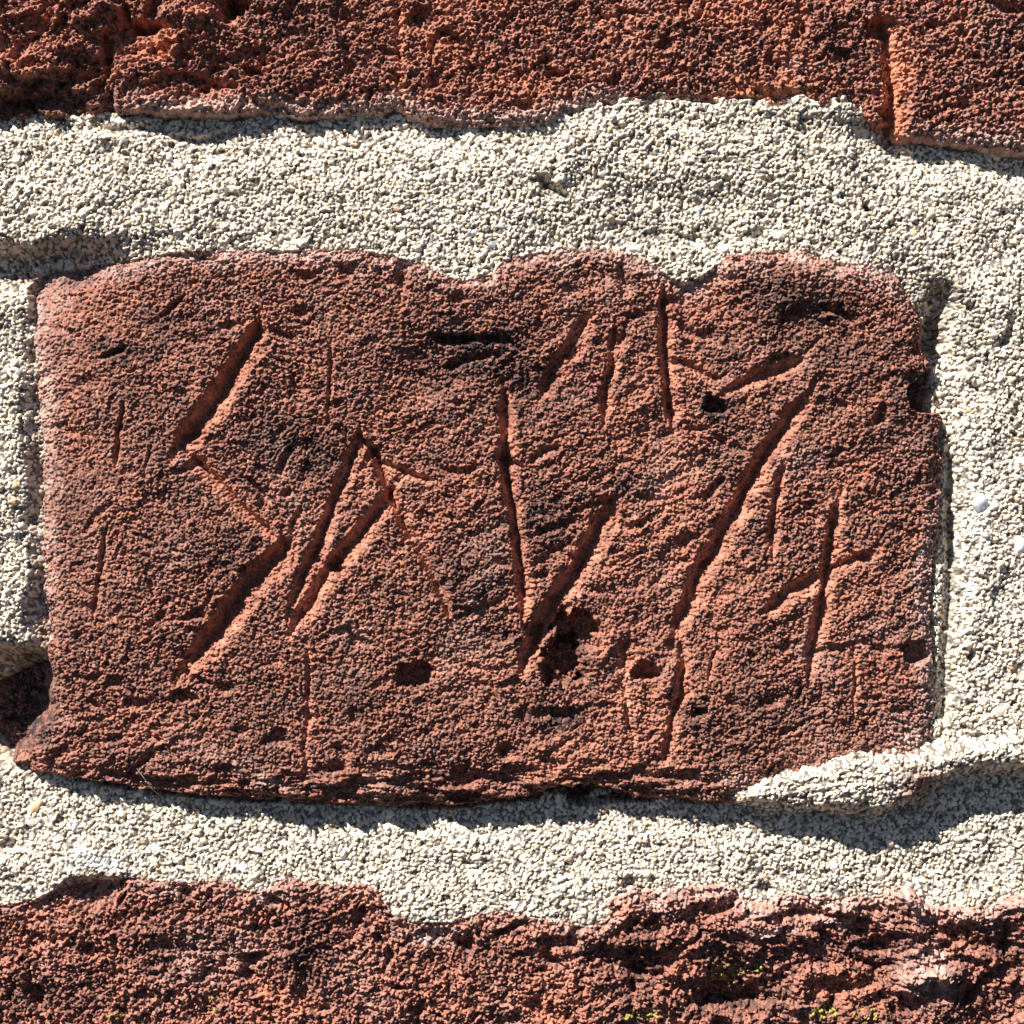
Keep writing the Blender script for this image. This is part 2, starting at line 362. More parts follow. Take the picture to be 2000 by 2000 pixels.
# ================================================================== carved brick
def build_main():
    us = axis(-80, 1860, 1.2, -4, 1860); vv = axis(440, 1640, 1.2, 440, 1640)
    U, V = np.meshgrid(us, vv)
    sd0 = sdf_poly(us, vv, MAIN)
    sd = sd0 + fbm(U, V, 42, 21, 3, .6) * 7 + (np.abs(fbm(U, V, 22, 22, 3, .6)) - .15) * 10
    # low relief
    B = field(us, vv, [
        (60, 545, -66, 38), (150, 520, -52, 34), (230, 505, -34, 34), (60, 590, -16, 20), (120, 570, -16, 40), (300, 520, -4), (200, 640, 2), (100, 700, -6, 40), (110, 900, -5, 40), (110, 1100, -4, 40),
        (300, 800, 3), (200, 1000, 3), (300, 1150, 3), (500, 560, 4), (700, 560, 4), (880, 605, 17, 50), (1000, 620, 12, 45), (780, 640, 10, 45), (900, 695, -14, 45), (1000, 720, -14, 45), (800, 720, -9, 45), (700, 720, 3, 45), (620, 760, 4), (530, 830, 5), (480, 930, 3),
        (600, 930, 2), (700, 1150, 3), (850, 1050, 3), (900, 850, 2), (1000, 640, 2), (1090, 640, 4), (1100, 850, 0), (1250, 700, -3), (1250, 560, 2), (1340, 590, -9, 35), (1360, 555, -12, 30), (1400, 620, -7, 40),
        (1460, 560, 6, 40), (1540, 555, 14, 50), (1630, 570, 10, 40), (1640, 640, -9, 40), (1560, 650, -8, 40), (1480, 640, 6, 40), (1720, 600, 6, 35), (1360, 750, -8, 50), (1330, 880, -9, 50), (1330, 1000, -8, 50), (1300, 1100, -8, 45), (1250, 1000, -3, 50),
        (1450, 850, -3, 50), (1650, 850, 3), (1700, 700, 5), (1600, 1000, 1), (1740, 1000, 2), (1750, 1200, 0), (1650, 1250, 0), (1700, 1400, -3), (1500, 1350, 2), (1450, 1450, 0),
        (1180, 1180, -8, 50), (1230, 1400, -7, 50), (1100, 1400, -6, 50), (1250, 1480, -8, 50), (950, 1300, -3), (870, 1330, -6, 40), (700, 1350, 2), (500, 1300, 2), (300, 1330, -1), (250, 1410, -7, 40), (400, 1450, -2),
        (700, 1480, 0), (900, 1500, -2), (1000, 1500, -4), (100, 1440, -5, 50), (45, 1380, -150, 34), (10, 1340, -170, 40), (-40, 1400, -170, 60), (62, 1330, -140, 24), (20, 1440, -120, 25), (30, 1490, -16, 16),
        (105, 1350, -6, 25), (120, 1300, -3, 25)], sig=70)
    # rounded arrises, crumbled along the foot
    B = B - 16 * (1 - smooth(-2, 34, sd)) ** 1.5
    foot = smooth(1470, 1530, V + 0.02 * (U - 900)) * smooth(1450, 1300, U)
    crumble = fbm(U, V, 95, 31, 4, .6, 26)
    B = B + foot * (crumble * 44 - 10)
    # torn strata on the lower left edge
    B += smooth(420, 250, U + (V - 1500) * .5) * smooth(1330, 1450, V) * fbm(U, V + U * .3, 70, 35, 3, .6, 22) * 12
    n1 = fbm(U, V, 210, 41, 3, .5); B = B + n1 * 9 + fbm(U + .5 * V, V + .45 * U, 120, 42, 3, .55, 60) * 9 * smooth(500, 1000, U) + fbm(U, V, 80, 44, 2) * 4
    H = B
    G, gid = clay_grain(U, V, 100, 1.0)
    rough = 0.82 + 0.35 * fbm(U, V, 150, 43, 2)
    rough = rough * (1 - .45 * smooth(420, 60, U) * smooth(1300, 1100, V))        # the left end is worn smoother
    H = H + G * rough
    F = np.zeros(U.shape, np.float32)
    cuts = [
        ([(508, 622), (500, 655), (440, 760), (385, 832), (336, 898)], 27, 25, .75),
        ([(352, 872), (414, 931), (480, 1000), (562, 1072)], 16, 14, 1.),
        ([(707, 838), (690, 890), (655, 975), (630, 1050), (598, 1120), (560, 1212)], 19, 17, .8),
        ([(786, 930), (735, 1005), (690, 1062), (637, 1126), (600, 1188), (566, 1242)], 24, 19, .85),
        ([(575, 1045), (549, 1085), (500, 1130), (462, 1180), (425, 1235), (340, 1334)], 30, 26, .75),
        ([(700, 850), (735, 890), (768, 985), (800, 1040), (849, 1128), (886, 1222)], 18, 21, 1.),
        ([(738, 902), (775, 915), (815, 932), (850, 940)], 11, 10, .8),
        ([(985, 745), (990, 850), (992, 932), (1008, 1020), (1018, 1100), (1024, 1225)], 19, 18, .8, .12),
        ([(1197, 985), (1176, 1030), (1135, 1105), (1085, 1185), (1050, 1240), (1020, 1318)], 29, 25, .95, .14),
        ([(1156, 612), (1125, 660), (1078, 740), (1052, 786)], 21, 13, .7),
        ([(1203, 630), (1193, 729), (1178, 832)], 14, 12, .8),
        ([(1297, 552), (1300, 657), (1308, 760), (1316, 842)], 17, 17, .85),
        ([(1412, 770), (1476, 738), (1530, 722), (1572, 704)], 19, 16, .9),
        ([(1560, 712), (1610, 655)], 10, 5, .4),
        ([(1606, 735), (1543, 823), (1497, 890), (1461, 957), (1418, 1035), (1373, 1118), (1340, 1190), (1312, 1268)], 25, 20, .95, .2),
        ([(1330, 1230), (1337, 1300), (1328, 1370), (1305, 1445), (1298, 1500)], 14, 11, .95),
        ([(1532, 900), (1514, 993), (1506, 1090)], 16, 12, .85),
        ([(1645, 955), (1626, 1045), (1618, 1110), (1606, 1197), (1592, 1262), (1580, 1335)], 19, 17, .95),
        ([(1706, 1084), (1660, 1098), (1615, 1118)], 16, 13, .8),
        ([(1610, 1120), (1543, 1160), (1488, 1205)], 20, 14, .95),
        ([(1031, 903), (1060, 885), (1100, 872)], 12, 10, .3), ([(1120, 1000), (1160, 985), (1222, 970)], 10, 7, .5), ([(1040, 1050), (1085, 1030), (1135, 1010)], 13, 9, .3),
        ([(1035, 1115), (1075, 1080), (1130, 1050)], 10, 6, .3), ([(1150, 950), (1210, 905), (1240, 900)], 9, 5, .6),
        ([(243, 775), (234, 850), (226, 915)], 8, 8, .2), ([(212, 1020), (198, 1100), (180, 1220)], 8, 7, .2), ([(601, 1240), (604, 1350), (596, 1470), (596, 1530)], 9, 6, .7),
        ([(648, 670), (645, 750), (640, 840)], 8, 6, .5), ([(880, 1215), (960, 1180), (1000, 1160)], 9, 6, .4), ([(905, 1300), (960, 1310), (1015, 1300)], 9, 5, .7),
        ([(318, 620), (345, 592), (362, 575)], 8, 9, .1), ([(192, 700), (225, 690), (250, 676)], 8, 9, .1), ([(838, 655), (880, 664), (930, 662), (1000, 664)], 12, 12, 0.), ([(845, 662), (880, 668), (930, 662)], 10, 12, 0.),
        ([(860, 720), (930, 700), (990, 690)], 12, 9, 0.), ([(1350, 840), (1380, 838)], 7, 7, .6), ([(1670, 1240), (1668, 1400)], 7, 4, .7), ([(1400, 1270), (1385, 1330)], 9, 6, .4),
        ([(1510, 1440), (1560, 1420), (1600, 1400)], 8, 7, .2), ([(1190, 960), (1150, 1010)], 6, 5, .6), ([(1230, 1230), (1215, 1330), (1240, 1470)], 12, 5, .9),
        ([(300, 860), (280, 940)], 6, 4, .2), ([(590, 990), (565, 1040)], 9, 7, .6), ([(1060, 1480), (1120, 1440)], 8, 6, .5),
    ]
    carve(us, vv, H, F, U, V, cuts)
    ridge = blobs(us, vv, U, V, [(1182, 1255, 26, 50, 1.), (1150, 1330, 30, 16, .5), (1300, 1330, 12, 30, .6)])
    H += 16 * ridge; F = np.maximum(F, .8 * ridge)
    holes(us, vv, H, F, U, V, [(1140, 1556, 70, 22, 46, .6), (1075, 1560, 40, 14, 34, .5), (1200, 1560, 40, 12, 26, .5), (905, 1560, 40, 14, 30, .5),
        (810, 1318, 37, 31, 40, .75), (652, 1102, 22, 17, 24, .3), (1126, 1228, 50, 44, 62, .6), (1098, 1290, 46, 58, 66, .6), (1130, 1320, 22, 26, 22, .6), (1262, 1312, 36, 22, 36, .7), (1272, 1336, 18, 26, 16, .5),
        (1790, 1274, 29, 28, 44, .8), (1398, 792, 24, 20, 42, .6), (1385, 777, 12, 12, 14, .5), (1310, 1259, 15, 16, 16, .5), (1041, 1230, 22, 17, 22, .5), (223, 1331, 17, 15, 16, .5), (264, 1374, 24, 16, 15, .5),
        (357, 1360, 34, 16, 19, .6), (466, 1425, 24, 9, 12, .5), (222, 1443, 18, 10, 12, .5), (745, 1466, 32, 14, 14, .3), (1186, 1380, 22, 9, 12, .5), (1362, 1170, 11, 9, 12, .5), (564, 964, 18, 10, 10, .4),
        (600, 870, 26, 14, 8, .2), (1090, 1395, 60, 16, 15, .3), (1075, 1440, 26, 12, 9, .3), (1230, 1262, 26, 14, 8, .3), (445, 690, 20, 12, 6, .2), (372, 660, 26, 12, 7, .2), (865, 1140, 14, 14, 8, .3),
        (1445, 508, 14, 10, 9, .3), (1512, 496, 7, 6, 8, .4), (1434, 600, 8, 8, 8, .4), (1064, 601, 10, 7, 8, .4), (1330, 962, 14, 8, 9, .4), (990, 1470, 30, 16, 9, .2), (478, 1534, 12, 12, 16, .6),
        (905, 1520, 42, 26, 28, .5), (1130, 1552, 110, 18, 26, .5), (1165, 1530, 60, 18, 15, .4), (1280, 1140, 12, 14, 10, .3), (1456, 1473, 16, 10, 8, .3), (1620, 604, 34, 14, 10, .2), (1545, 620, 30, 14, 7, .2),
        (1355, 1395, 34, 20, 8, .2), (420, 1010, 30, 14, 5, .1), (960, 1240, 26, 18, 9, .2), (1785, 690, 14, 10, 6, .3)])
    # broken triangular chip in the right arris
    cs = sdf_poly(us, vv, [(1768, 762), (1795, 735), (1818, 716), (1850, 720), (1850, 806), (1800, 808), (1778, 800)]) + fbm(U, V, 18, 77, 2) * 3
    H -= 72 * smooth(-1, 7, cs)
    cs2 = sdf_poly(us, vv, [(1778, 595), (1810, 640), (1830, 690), (1850, 690), (1850, 560)]) + fbm(U, V, 18, 78, 2) * 3
    H -= 30 * smooth(-2, 10, cs2)
    sd = np.where(cs2 > 0, np.minimum(sd, 2), sd)
    # fall away outside the outline
    H = np.where(sd < 0, H + sd * 4.5, H)
    edge = smooth(60, 6, sd0 + fbm(U, V, 50, 81, 3) * 18)
    smear = edge * np.maximum.reduce([smooth(640, 520, V) * .75 * smooth(0, 200, U), smooth(190, 60, U) * smooth(1350, 1000, V) * .75, smooth(1740, 1810, U) * smooth(900, 1150, V) * .9,
                                      smooth(1500, 1650, U) * smooth(1330, 1440, V) * .9])
    smear = np.maximum(smear, blobs(us, vv, U, V, [(520, 1535, 40, 16, .8), (470, 1490, 26, 12, .3), (690, 510, 90, 26, .6), (870, 560, 100, 16, .5), (1780, 1440, 50, 40, .7), (1420, 1528, 60, 16, .8), (1100, 500, 130, 22, .4), (95, 640, 30, 70, .5)]))
    smear = smear * (0.3 + .9 * smooth(-.3, .4, fbm(U, V, 16, 83, 3, .7))) * (.45 + .7 * smooth(-.3, .3, fbm(U, V, 75, 88, 3)))
    F = np.maximum(F * (0.7 + .5 * fbm(U, V, 20, 84, 2)), blobs(us, vv, U, V, [(1340, 760, 60, 90, .6), (1330, 1000, 60, 170, .75), (1230, 1080, 70, 100, .5), (1240, 1400, 90, 110, .75), (1110, 1480, 110, 50, .6), (1400, 570, 45, 60, .7),
        (900, 1320, 60, 50, .7), (740, 920, 40, 40, .9), (785, 1010, 22, 30, 1.), (820, 1080, 22, 34, 1.), (862, 1165, 22, 34, .9), (460, 985, 30, 16, .8), (520, 1035, 26, 16, .9), (260, 1410, 40, 30, .7), (1550, 1190, 60, 30, .5), (1255, 800, 50, 90, .5), (1430, 1150, 50, 90, .4), (1680, 1150, 50, 50, .4), (150, 620, 80, 90, .3), (820, 1060, 40, 70, .5), (90, 1500, 110, 20, .8),
        (1110, 1545, 120, 22, .7), (1550, 500, 60, 16, .6)]) * (0.6 + .6 * fbm(U, V, 24, 85, 3)))
    F = np.clip(F, 0, 1)
    st = blobs(us, vv, U, V, [(930, 665, 100, 26, .8), (930, 720, 130, 45, .6), (1020, 760, 60, 60, .5), (560, 860, 90, 50, .5), (620, 900, 50, 60, .5), (1520, 590, 90, 60, .5), (1620, 605, 70, 30, .6), (440, 1090, 80, 60, .4), (330, 620, 70, 30, .4), (220, 690, 60, 20, .5),  # dark stains, plus shade coloured into the holes and lower-left pocket
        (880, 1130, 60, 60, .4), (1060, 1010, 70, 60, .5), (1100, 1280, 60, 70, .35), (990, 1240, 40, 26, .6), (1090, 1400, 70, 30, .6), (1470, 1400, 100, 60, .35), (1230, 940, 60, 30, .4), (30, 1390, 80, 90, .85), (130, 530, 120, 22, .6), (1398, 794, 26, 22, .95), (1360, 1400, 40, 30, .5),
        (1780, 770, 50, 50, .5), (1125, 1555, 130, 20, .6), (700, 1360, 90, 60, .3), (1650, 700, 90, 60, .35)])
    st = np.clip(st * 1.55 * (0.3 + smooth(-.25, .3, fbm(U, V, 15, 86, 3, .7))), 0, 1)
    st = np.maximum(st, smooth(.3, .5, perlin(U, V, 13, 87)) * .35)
    o = relief_mesh('brick', us, vv, H, {'fresh': F, 'smear': np.clip(smear, 0, 1), 'stain_shade': np.clip(st, 0, 1)}, sd > -14, M_MAIN, wall)
    o['label'] = 'weathered red brick at the centre, scratched with crude angular letters and pitted with small holes'
    return o
build_main()

# ================================================================== upper brick
def build_top():
    us = axis(-350, 2350, 1.35, -4, 2004); vv = axis(-380, 330, 1.35, -4, 330)
    U, V = np.meshgrid(us, vv)
    sd0 = sdf_poly(us, vv, TOP)
    sd = sd0 + fbm(U, V, 36, 221, 3, .6) * 5
    rug = smooth(1000, 200, U) * .85 + .15
    B = field(us, vv, [(0, 60, 2), (120, 60, 4, 50), (60, 130, 8, 40), (120, 175, -34, 42), (190, 190, -30, 35), (40, 200, -34, 40), (300, 130, 0, 60), (270, 20, -16, 40), (250, 60, -18, 28), (200, 40, 10, 35), (330, 40, 6, 30), (380, 20, 8, 40), (455, 14, -20, 25),
        (500, 100, 2), (600, 60, 4), (700, 120, 0), (760, 100, -6, 20), (800, 100, 5, 30), (1000, 100, 0), (1300, 100, 0), (1500, 60, 2), (1600, 120, 4), (1700, 150, -4, 40), (1800, 150, 6), (1950, 150, 6), (350, 200, -4), (600, 200, 0), (1400, 190, -4, 30),
        (-200, 60, 0, 200), (2200, 60, 4, 200), (1000, -200, 0, 300)], sig=70)
    B = B - 12 * (1 - smooth(-2, 22, sd)) ** 1.5
    Uw = U + fbm(U, V, 120, 231, 2) * 60; Vw = V + fbm(U, V, 120, 232, 2) * 40
    B = B + rug * (fbm(Uw, Vw + U * .25, 170, 233, 5, .62, 92) * 50)
    ridged = 1 - np.abs(fbm(Uw, Vw + U * .3, 130, 234, 4, .6, 84)) * 2.2
    B = B + smooth(700, 250, U) * np.clip(ridged, 0, 1) * 24
    B = B + fbm(U, V, 200, 235, 3) * 8
    G, _ = clay_grain(U, V, 300, 1.05, 1.45)
    H = B + G
    F = np.zeros(U.shape, np.float32)
    carve(us, vv, H, F, U, V, [([(1722, 30), (1738, 100), (1748, 180), (1742, 290)], 27, 22, .8, .05), ([(776, -20), (778, 80), (782, 160), (790, 215)], 14, 6, .5), ([(1575, -20), (1560, 60), (1540, 130), (1525, 190)], 12, 4, .4),
        ([(240, 0), (245, 40), (285, 58), (320, 52)], 16, 24, .6), ([(450, -10), (455, 30), (430, 45)], 16, 22, .3), ([(860, 60), (900, 78)], 10, 12, .2), ([(205, 70), (215, 140), (180, 185)], 14, 12, .4), ([(1200, 22), (1270, 26)], 8, 9, .2),
        ([(0, 148), (60, 170), (120, 168), (190, 145)], 16, 12, .2), ([(1890, -10), (1880, 60), (1850, 140)], 8, 4, .3), ([(380, 150), (430, 170), (470, 165)], 12, 12, .2), ([(1460, 175), (1520, 190), (1560, 180)], 14, 12, .7)])
    holes(us, vv, H, F, U, V, [(455, 10, 34, 24, 40, .5), (285, 52, 56, 15, 34, .4), (120, 195, 76, 24, 30, .3), (40, 205, 50, 18, 24, .3), (210, 100, 14, 40, 20, .3), (1716, 55, 34, 24, 34, .6), (1204, 152, 14, 13, 18, .6), (1296, 86, 18, 14, 16, .5), (1200, 2, 18, 8, 14, .5), (1820, 50, 16, 12, 12, .5), (1310, 62, 10, 9, 8, .4), (400, 175, 24, 10, 12, .3), (890, 80, 18, 10, 12, .3), (1640, 110, 26, 18, 12, .3), (1480, 196, 34, 10, 16, .5)])
    H = np.where(sd < 0, H + sd * 4.5, H)
    edge = smooth(46, 6, sd0 + fbm(U, V, 50, 281, 3) * 14)
    smear = edge * np.maximum.reduce([smooth(230, 320, U) * smooth(1260, 1130, U) * .95, smooth(1740, 1850, U) * .8])
    smear = np.maximum(smear, blobs(us, vv, U, V, [(1560, 130, 26, 16, .4), (330, 205, 70, 12, .8), (950, 222, 140, 14, .85), (1970, 260, 60, 12, .7)]))
    smear = smear * (0.4 + .8 * smooth(-.3, .35, fbm(U, V, 14, 283, 3, .7)))
    F = np.clip(np.maximum(F, blobs(us, vv, U, V, [(780, 90, 22, 120, .5), (880, 110, 90, 60, .55), (960, 20, 80, 40, .5), (1030, 170, 60, 30, .5), (1240, 60, 50, 60, .6), (1420, 30, 90, 26, .7), (1545, 110, 30, 90, .5), (1752, 160, 18, 110, .6), (40, 130, 70, 30, .7), (330, 90, 110, 26, .8), (400, 40, 60, 30, .6),
        (90, 50, 50, 30, .5), (820, 232, 34, 14, .95), (1480, 180, 60, 18, .8), (1870, 60, 30, 80, .25)]) * (.5 + .8 * fbm(U, V, 26, 285, 3) + .2)), 0, 1)
    st = blobs(us, vv, U, V, [(1640, 100, 60, 50, .5), (120, 185, 120, 26, .6), (490, 30, 70, 40, .5), (560, 150, 90, 30, .4), (1290, 90, 40, 26, .5), (240, 20, 50, 40, .4), (1950, 60, 90, 90, .3), (880, 130, 50, 40, .3), (1380, 60, 70, 30, .25)])
    st = st * (0.3 + .9 * smooth(-.3, .35, fbm(U, V, 15, 286, 3, .7)))
    st = np.maximum(st, smooth(.25, .5, perlin(U, V, 14, 287)) * .45)
    o = relief_mesh('brick', us, vv, H, {'fresh': F, 'smear': np.clip(smear, 0, 1), 'stain_shade': np.clip(st, 0, 1)}, sd > -14, M_TOP, wall)
    o['label'] = 'dark red brick along the top with a rugged left end and a bright vertical crack near the right'
build_top()

# ================================================================== lower brick
def build_low():
    us = axis(-350, 2350, 1.35, -4, 2004); vv = axis(1690, 2380, 1.35, 1690, 2004)
    U, V = np.meshgrid(us, vv)
    sd0 = sdf_poly(us, vv, LOW)
    sd = sd0 + fbm(U, V, 36, 421, 3, .6) * 6
    B = field(us, vv, [(0, 1800, -26), (180, 1728, -62, 34), (70, 1775, -40, 26), (100, 1850, -18), (300, 1800, -18), (600, 1760, -20), (500, 1850, -18), (700, 1900, -20), (850, 1830, -34, 35), (800, 1900, -22), (1000, 1850, -22), (1100, 1900, -24), (1230, 1780, -16, 40), (1250, 1900, -44, 45),
        (1150, 1960, -24, 40), (1350, 1800, -20), (1420, 1955, -52, 40), (1500, 1950, -48, 30), (1350, 1860, -26, 40), (1500, 1860, -16, 40), (1600, 1790, -30, 30), (1600, 1840, -18, 30), (1720, 1860, -46, 40), (1660, 1900, -20, 30), (1800, 1830, -18, 30), (1820, 1900, -14, 40),
        (1900, 1850, -22, 40), (1975, 1850, -48, 28), (1600, 1970, -24, 40), (1900, 1980, -20, 60), (200, 1980, -20), (500, 1980, -22), (-200, 1900, -20, 200), (1000, 2200, -20, 300), (2200, 1900, -20, 200)], sig=70)
    B = B - 9 * (1 - smooth(-2, 20, sd)) ** 1.5
    Uw = U + fbm(U, V, 110, 431, 2) * 50; Vw = V + fbm(U, V, 110, 432, 2) * 36
    rug = .2 + .8 * smooth(950, 1350, U)
    lay = fbm(Uw, Vw + .12 * U, 190, 433, 5, .62, 78)
    B = B + rug * lay * 56
    led = fbm(Uw, Vw + .1 * U, 160, 434, 4, .6, 62)
    B = B + rug * smooth(-.1, .25, led) * 12
    B = B + fbm(U, V, 90, 435, 4, .6) * 15
    G, _ = clay_grain(U, V, 500, 1.08, 1.6)
    H = B + G
    F = np.zeros(U.shape, np.float32)
    carve(us, vv, H, F, U, V, [([(1470, 1800), (1560, 1788), (1650, 1796), (1720, 1810)], 12, 14, .3), ([(1340, 1955), (1420, 1968), (1510, 1955)], 20, 16, .1), ([(1880, 1960), (1930, 1920), (1980, 1890)], 14, 16, .2), ([(1980, 1790), (1970, 1860), (1985, 1910)], 22, 10, .1),
        ([(1225, 1840), (1245, 1900), (1235, 1960)], 22, 8, .1), ([(440, 1812), (500, 1818), (560, 1808)], 8, 8, .3), ([(1000, 1870), (1100, 1850)], 8, 7, .2), ([(1650, 1870), (1720, 1898), (1770, 1888)], 16, 16, .1)])
    holes(us, vv, H, F, U, V, [(1720, 1855, 34, 20, 20, .4), (600, 1880, 34, 26, 12, .3), (300, 1885, 24, 14, 10, .3), (620, 1975, 30, 12, 12, .3), (60, 1850, 20, 20, 10, .3), (1300, 1840, 26, 16, 14, .3), (840, 1826, 36, 14, 12, .5), (280, 1950, 28, 20, 10, .3), (1840, 1820, 16, 12, 10, .3)])
    H = np.where(sd < 0, H + sd * 4.5, H)
    edge = smooth(44, 4, sd0 + fbm(U, V, 40, 481, 3) * 18)
    smear = edge * (.3 + .4 * smooth(1050, 1350, U))
    smear = np.maximum(smear, blobs(us, vv, U, V, [(1818, 1892, 44, 38, 1.), (850, 1828, 60, 18, .95), (1500, 1818, 60, 9, .9), (1640, 1802, 70, 9, .9), (180, 1745, 60, 14, .5), (480, 1860, 50, 50, .35), (1330, 1775, 26, 26, .5), (1290, 1762, 20, 34, .9), (1800, 1770, 30, 26, .9), (380, 1880, 60, 70, .35), (330, 1748, 26, 9, .9), (1900, 1800, 60, 18, .5), (930, 1790, 36, 12, .8), (520, 1752, 36, 10, .9)]))
    smear = smear * (0.35 + .9 * smooth(-.3, .35, fbm(U, V, 13, 483, 3, .7)))
    F = np.clip(np.maximum(F, blobs(us, vv, U, V, [(1210, 1775, 30, 30, .7), (720, 1760, 60, 30, .6), (1080, 1960, 60, 60, .8), (560, 1970, 60, 40, .8), (960, 1760, 30, 16, .5), (1620, 1930, 80, 26, .6), (1310, 1900, 40, 40, .7), (100, 1990, 60, 26, .6), (850, 1960, 60, 40, .4), (1700, 1960, 90, 20, .6), (1850, 1850, 60, 30, .4)]) * (.7 + .8 * fbm(U, V, 26, 485, 3))), 0, 1)
    st = blobs(us, vv, U, V, [(600, 1875, 60, 50, .8), (280, 1850, 90, 60, .5), (90, 1960, 90, 50, .6), (1250, 1880, 60, 80, .75), (1420, 1960, 110, 34, .8), (1400, 1870, 100, 50, .5), (1730, 1860, 90, 40, .75), (1970, 1860, 40, 80, .7), (950, 1870, 100, 30, .45), (1650, 1975, 130, 30, .5), (1890, 1960, 90, 40, .6), (450, 1820, 80, 30, .3)])  # stains, with the shade of the hollows deepened in the colour
    st = np.clip(st * 1.05 * (0.25 + smooth(-.3, .3, fbm(U, V, 15, 486, 3, .7))), 0, 1)
    st = np.maximum(st, smooth(.2, .5, perlin(U, V, 15, 487)) * .6)
    o = relief_mesh('brick', us, vv, H, {'fresh': F, 'smear': np.clip(smear, 0, 1), 'stain_shade': np.clip(st, 0, 1)}, sd > -14, M_LOW, wall)
    o['label'] = 'crumbling red brick along the bottom with torn layers, white mortar crumbs and specks of moss'
    return o, us, vv, H
low, lus, lvv, lH = build_low()

# ================================================================== mortar
def build_mortar():
    us = axis(-350, 2350, 1.25, -4, 2004); vv = axis(-380, 2380, 1.25, 170, 1830, 6)
    U, V = np.meshgrid(us, vv)
    sm, st_, sl_ = (sdf_poly(us, vv, P) for P in (MAIN, TOP, LOW))
    lump = sdf_poly(us, vv, LUMP) + fbm(U, V, 60, 621, 3) * 9 + fbm(U, V, 20, 624, 2) * 5
    wiggle = fbm(U, V, 60, 622, 3, .6)
    P = []
    P += line([(-340, 242, -34), (100, 238, -32), (230, 232, -30), (400, 240, -34), (600, 250, -36), (800, 264, -34), (960, 260, -26), (1060, 255, -16)], 22)
    P += line([(-340, 300, -10), (400, 305, -12), (800, 320, -10), (1050, 310, -6)], 35)
    P += line([(-340, 380, 4), (200, 380, 5), (500, 390, 1), (800, 400, 0), (1050, 380, -3)], 45)
    P += line([(-340, 456, 18), (0, 456, 17), (180, 452, 15), (260, 448, 9), (340, 446, 2)], 20)
    P += line([(-340, 506, -60), (0, 506, -60), (120, 497, -54), (180, 491, -44), (250, 481, -28), (340, 470, -14), (500, 464, -8), (700, 462, 0), (840, 490, 3), (900, 524, 3)], 18)
    P += line([(-340, 545, -56), (30, 545, -56)], 18)
    P += line([(1120, 222, -8), (1200, 208, -2), (1400, 206, 0), (1600, 214, 3), (1664, 206, 3)], 20)
    P += line([(1300, 232, -10), (1500, 240, -14), (1640, 254, -18)], 16)
    P += line([(1100, 300, -2), (1350, 290, 0), (1550, 305, -4), (1640, 330, -6)], 40)
    P += line([(1120, 380, -12), (1220, 425, -16), (1300, 440, -18), (1400, 415, -10)], 40)
    P += line([(1250, 478, -8), (1330, 515, -2), (1370, 500, -3)], 24)
    P += line([(1500, 440, -6), (1600, 450, -8), (1700, 430, -10), (1900, 465, -12), (2300, 470, -12)], 40)
    P += line([(1690, 262, -34), (1745, 290, -44), (1800, 298, -46), (1900, 314, -52), (2000, 330, -54), (2300, 345, -54)], 22)
    P += line([(1720, 345, -14), (1850, 365, -12), (2000, 400, -9), (2300, 410, -9)], 34)
    P += line([(1740, 520, -18), (1790, 550, -34), (1825, 600, -48), (1812, 660, -92), (1848, 690, -44), (1858, 760, -34), (1862, 900, -34), (1862, 1150, -32), (1852, 1300, -24), (1848, 1410, -22)], 20)
    P += [(1930, 560, 4, 30), (1940, 610, 9, 35), (1895, 520, -6, 25), (1890, 640, -14, 26), (1990, 560, -6, 30)]
    P += line([(1950, 690, -9), (1940, 800, -12), (1945, 1000, -8), (1945, 1250, -7), (1940, 1400, -8)], 38)
    P += line([(2100, 690, -9), (2100, 1400, -8)], 80, 60)
    P += line([(2300, 690, -9), (2300, 1400, -8)], 80, 60)
    P += line([(22, 590, -10), (14, 700, -6), (14, 1150, -2), (20, 1235, -2), (22, 1268, 8)], 24)
    P += line([(-60, 590, -10), (-60, 1268, 8)], 60, 40)
    P += line([(-240, 590, -10), (-240, 1268, 8)], 80, 60)
    P += line([(62, 620, -36), (70, 800, -38), (76, 1000, -38), (78, 1100, -38), (90, 1230, -40)], 14)
    P += line([(60, 1308, -180), (-340, 1308, -180)], 18) + line([(60, 1390, -190), (-340, 1390, -190)], 40) + line([(10, 1455, -110), (-340, 1455, -110)], 22)
    P += line([(-340, 1512, -44), (20, 1516, -44), (120, 1545, -52), (300, 1572, -60), (500, 1588, -66), (700, 1596, -74), (900, 1602, -74), (1100, 1592, -70), (1300, 1592, -64), (1500, 1618, -52), (1700, 1632, -42), (1850, 1592, -42), (2000, 1548, -50), (2300, 1535, -72)], 24)
    P += line([(-340, 1600, -36), (50, 1600, -36), (250, 1625, -36), (450, 1645, -38), (850, 1668, -40), (1250, 1665, -40), (1450, 1684, -42), (1650, 1712, -44), (1850, 1692, -42), (2000, 1640, -40), (2300, 1630, -40)], 36)
    P += line([(-340, 1700, -24), (30, 1712, -26), (120, 1694, -14), (200, 1692, -12), (350, 1702, -22), (500, 1708, -26), (700, 1710, -28), (820, 1765, -22), (900, 1768, -22), (1100, 1776, -24), (1180, 1745, -28), (1300, 1715, -32), (1500, 1740, -32), (1700, 1742, -34), (1850, 1762, -32), (1990, 1732, -34), (2300, 1730, -34)], 26)
    WU = np.clip(U + fbm(U, V, 110, 641, 3, .55) * 26, us[0], us[-1]); WV = np.clip(V + fbm(U, V, 110, 642, 3, .55) * 20, vv[0], vv[-1])
    B = field(us, vv, P, sig=50, grow=1.45, warp=(WU, WV))
    B = B + wiggle * 5 + fbm(U, V, 150, 623, 2) * 6
    B = B - 12 * smooth(16, 2, -sl_) * 0
    H = B
    Z = np.zeros(U.shape, np.float32)
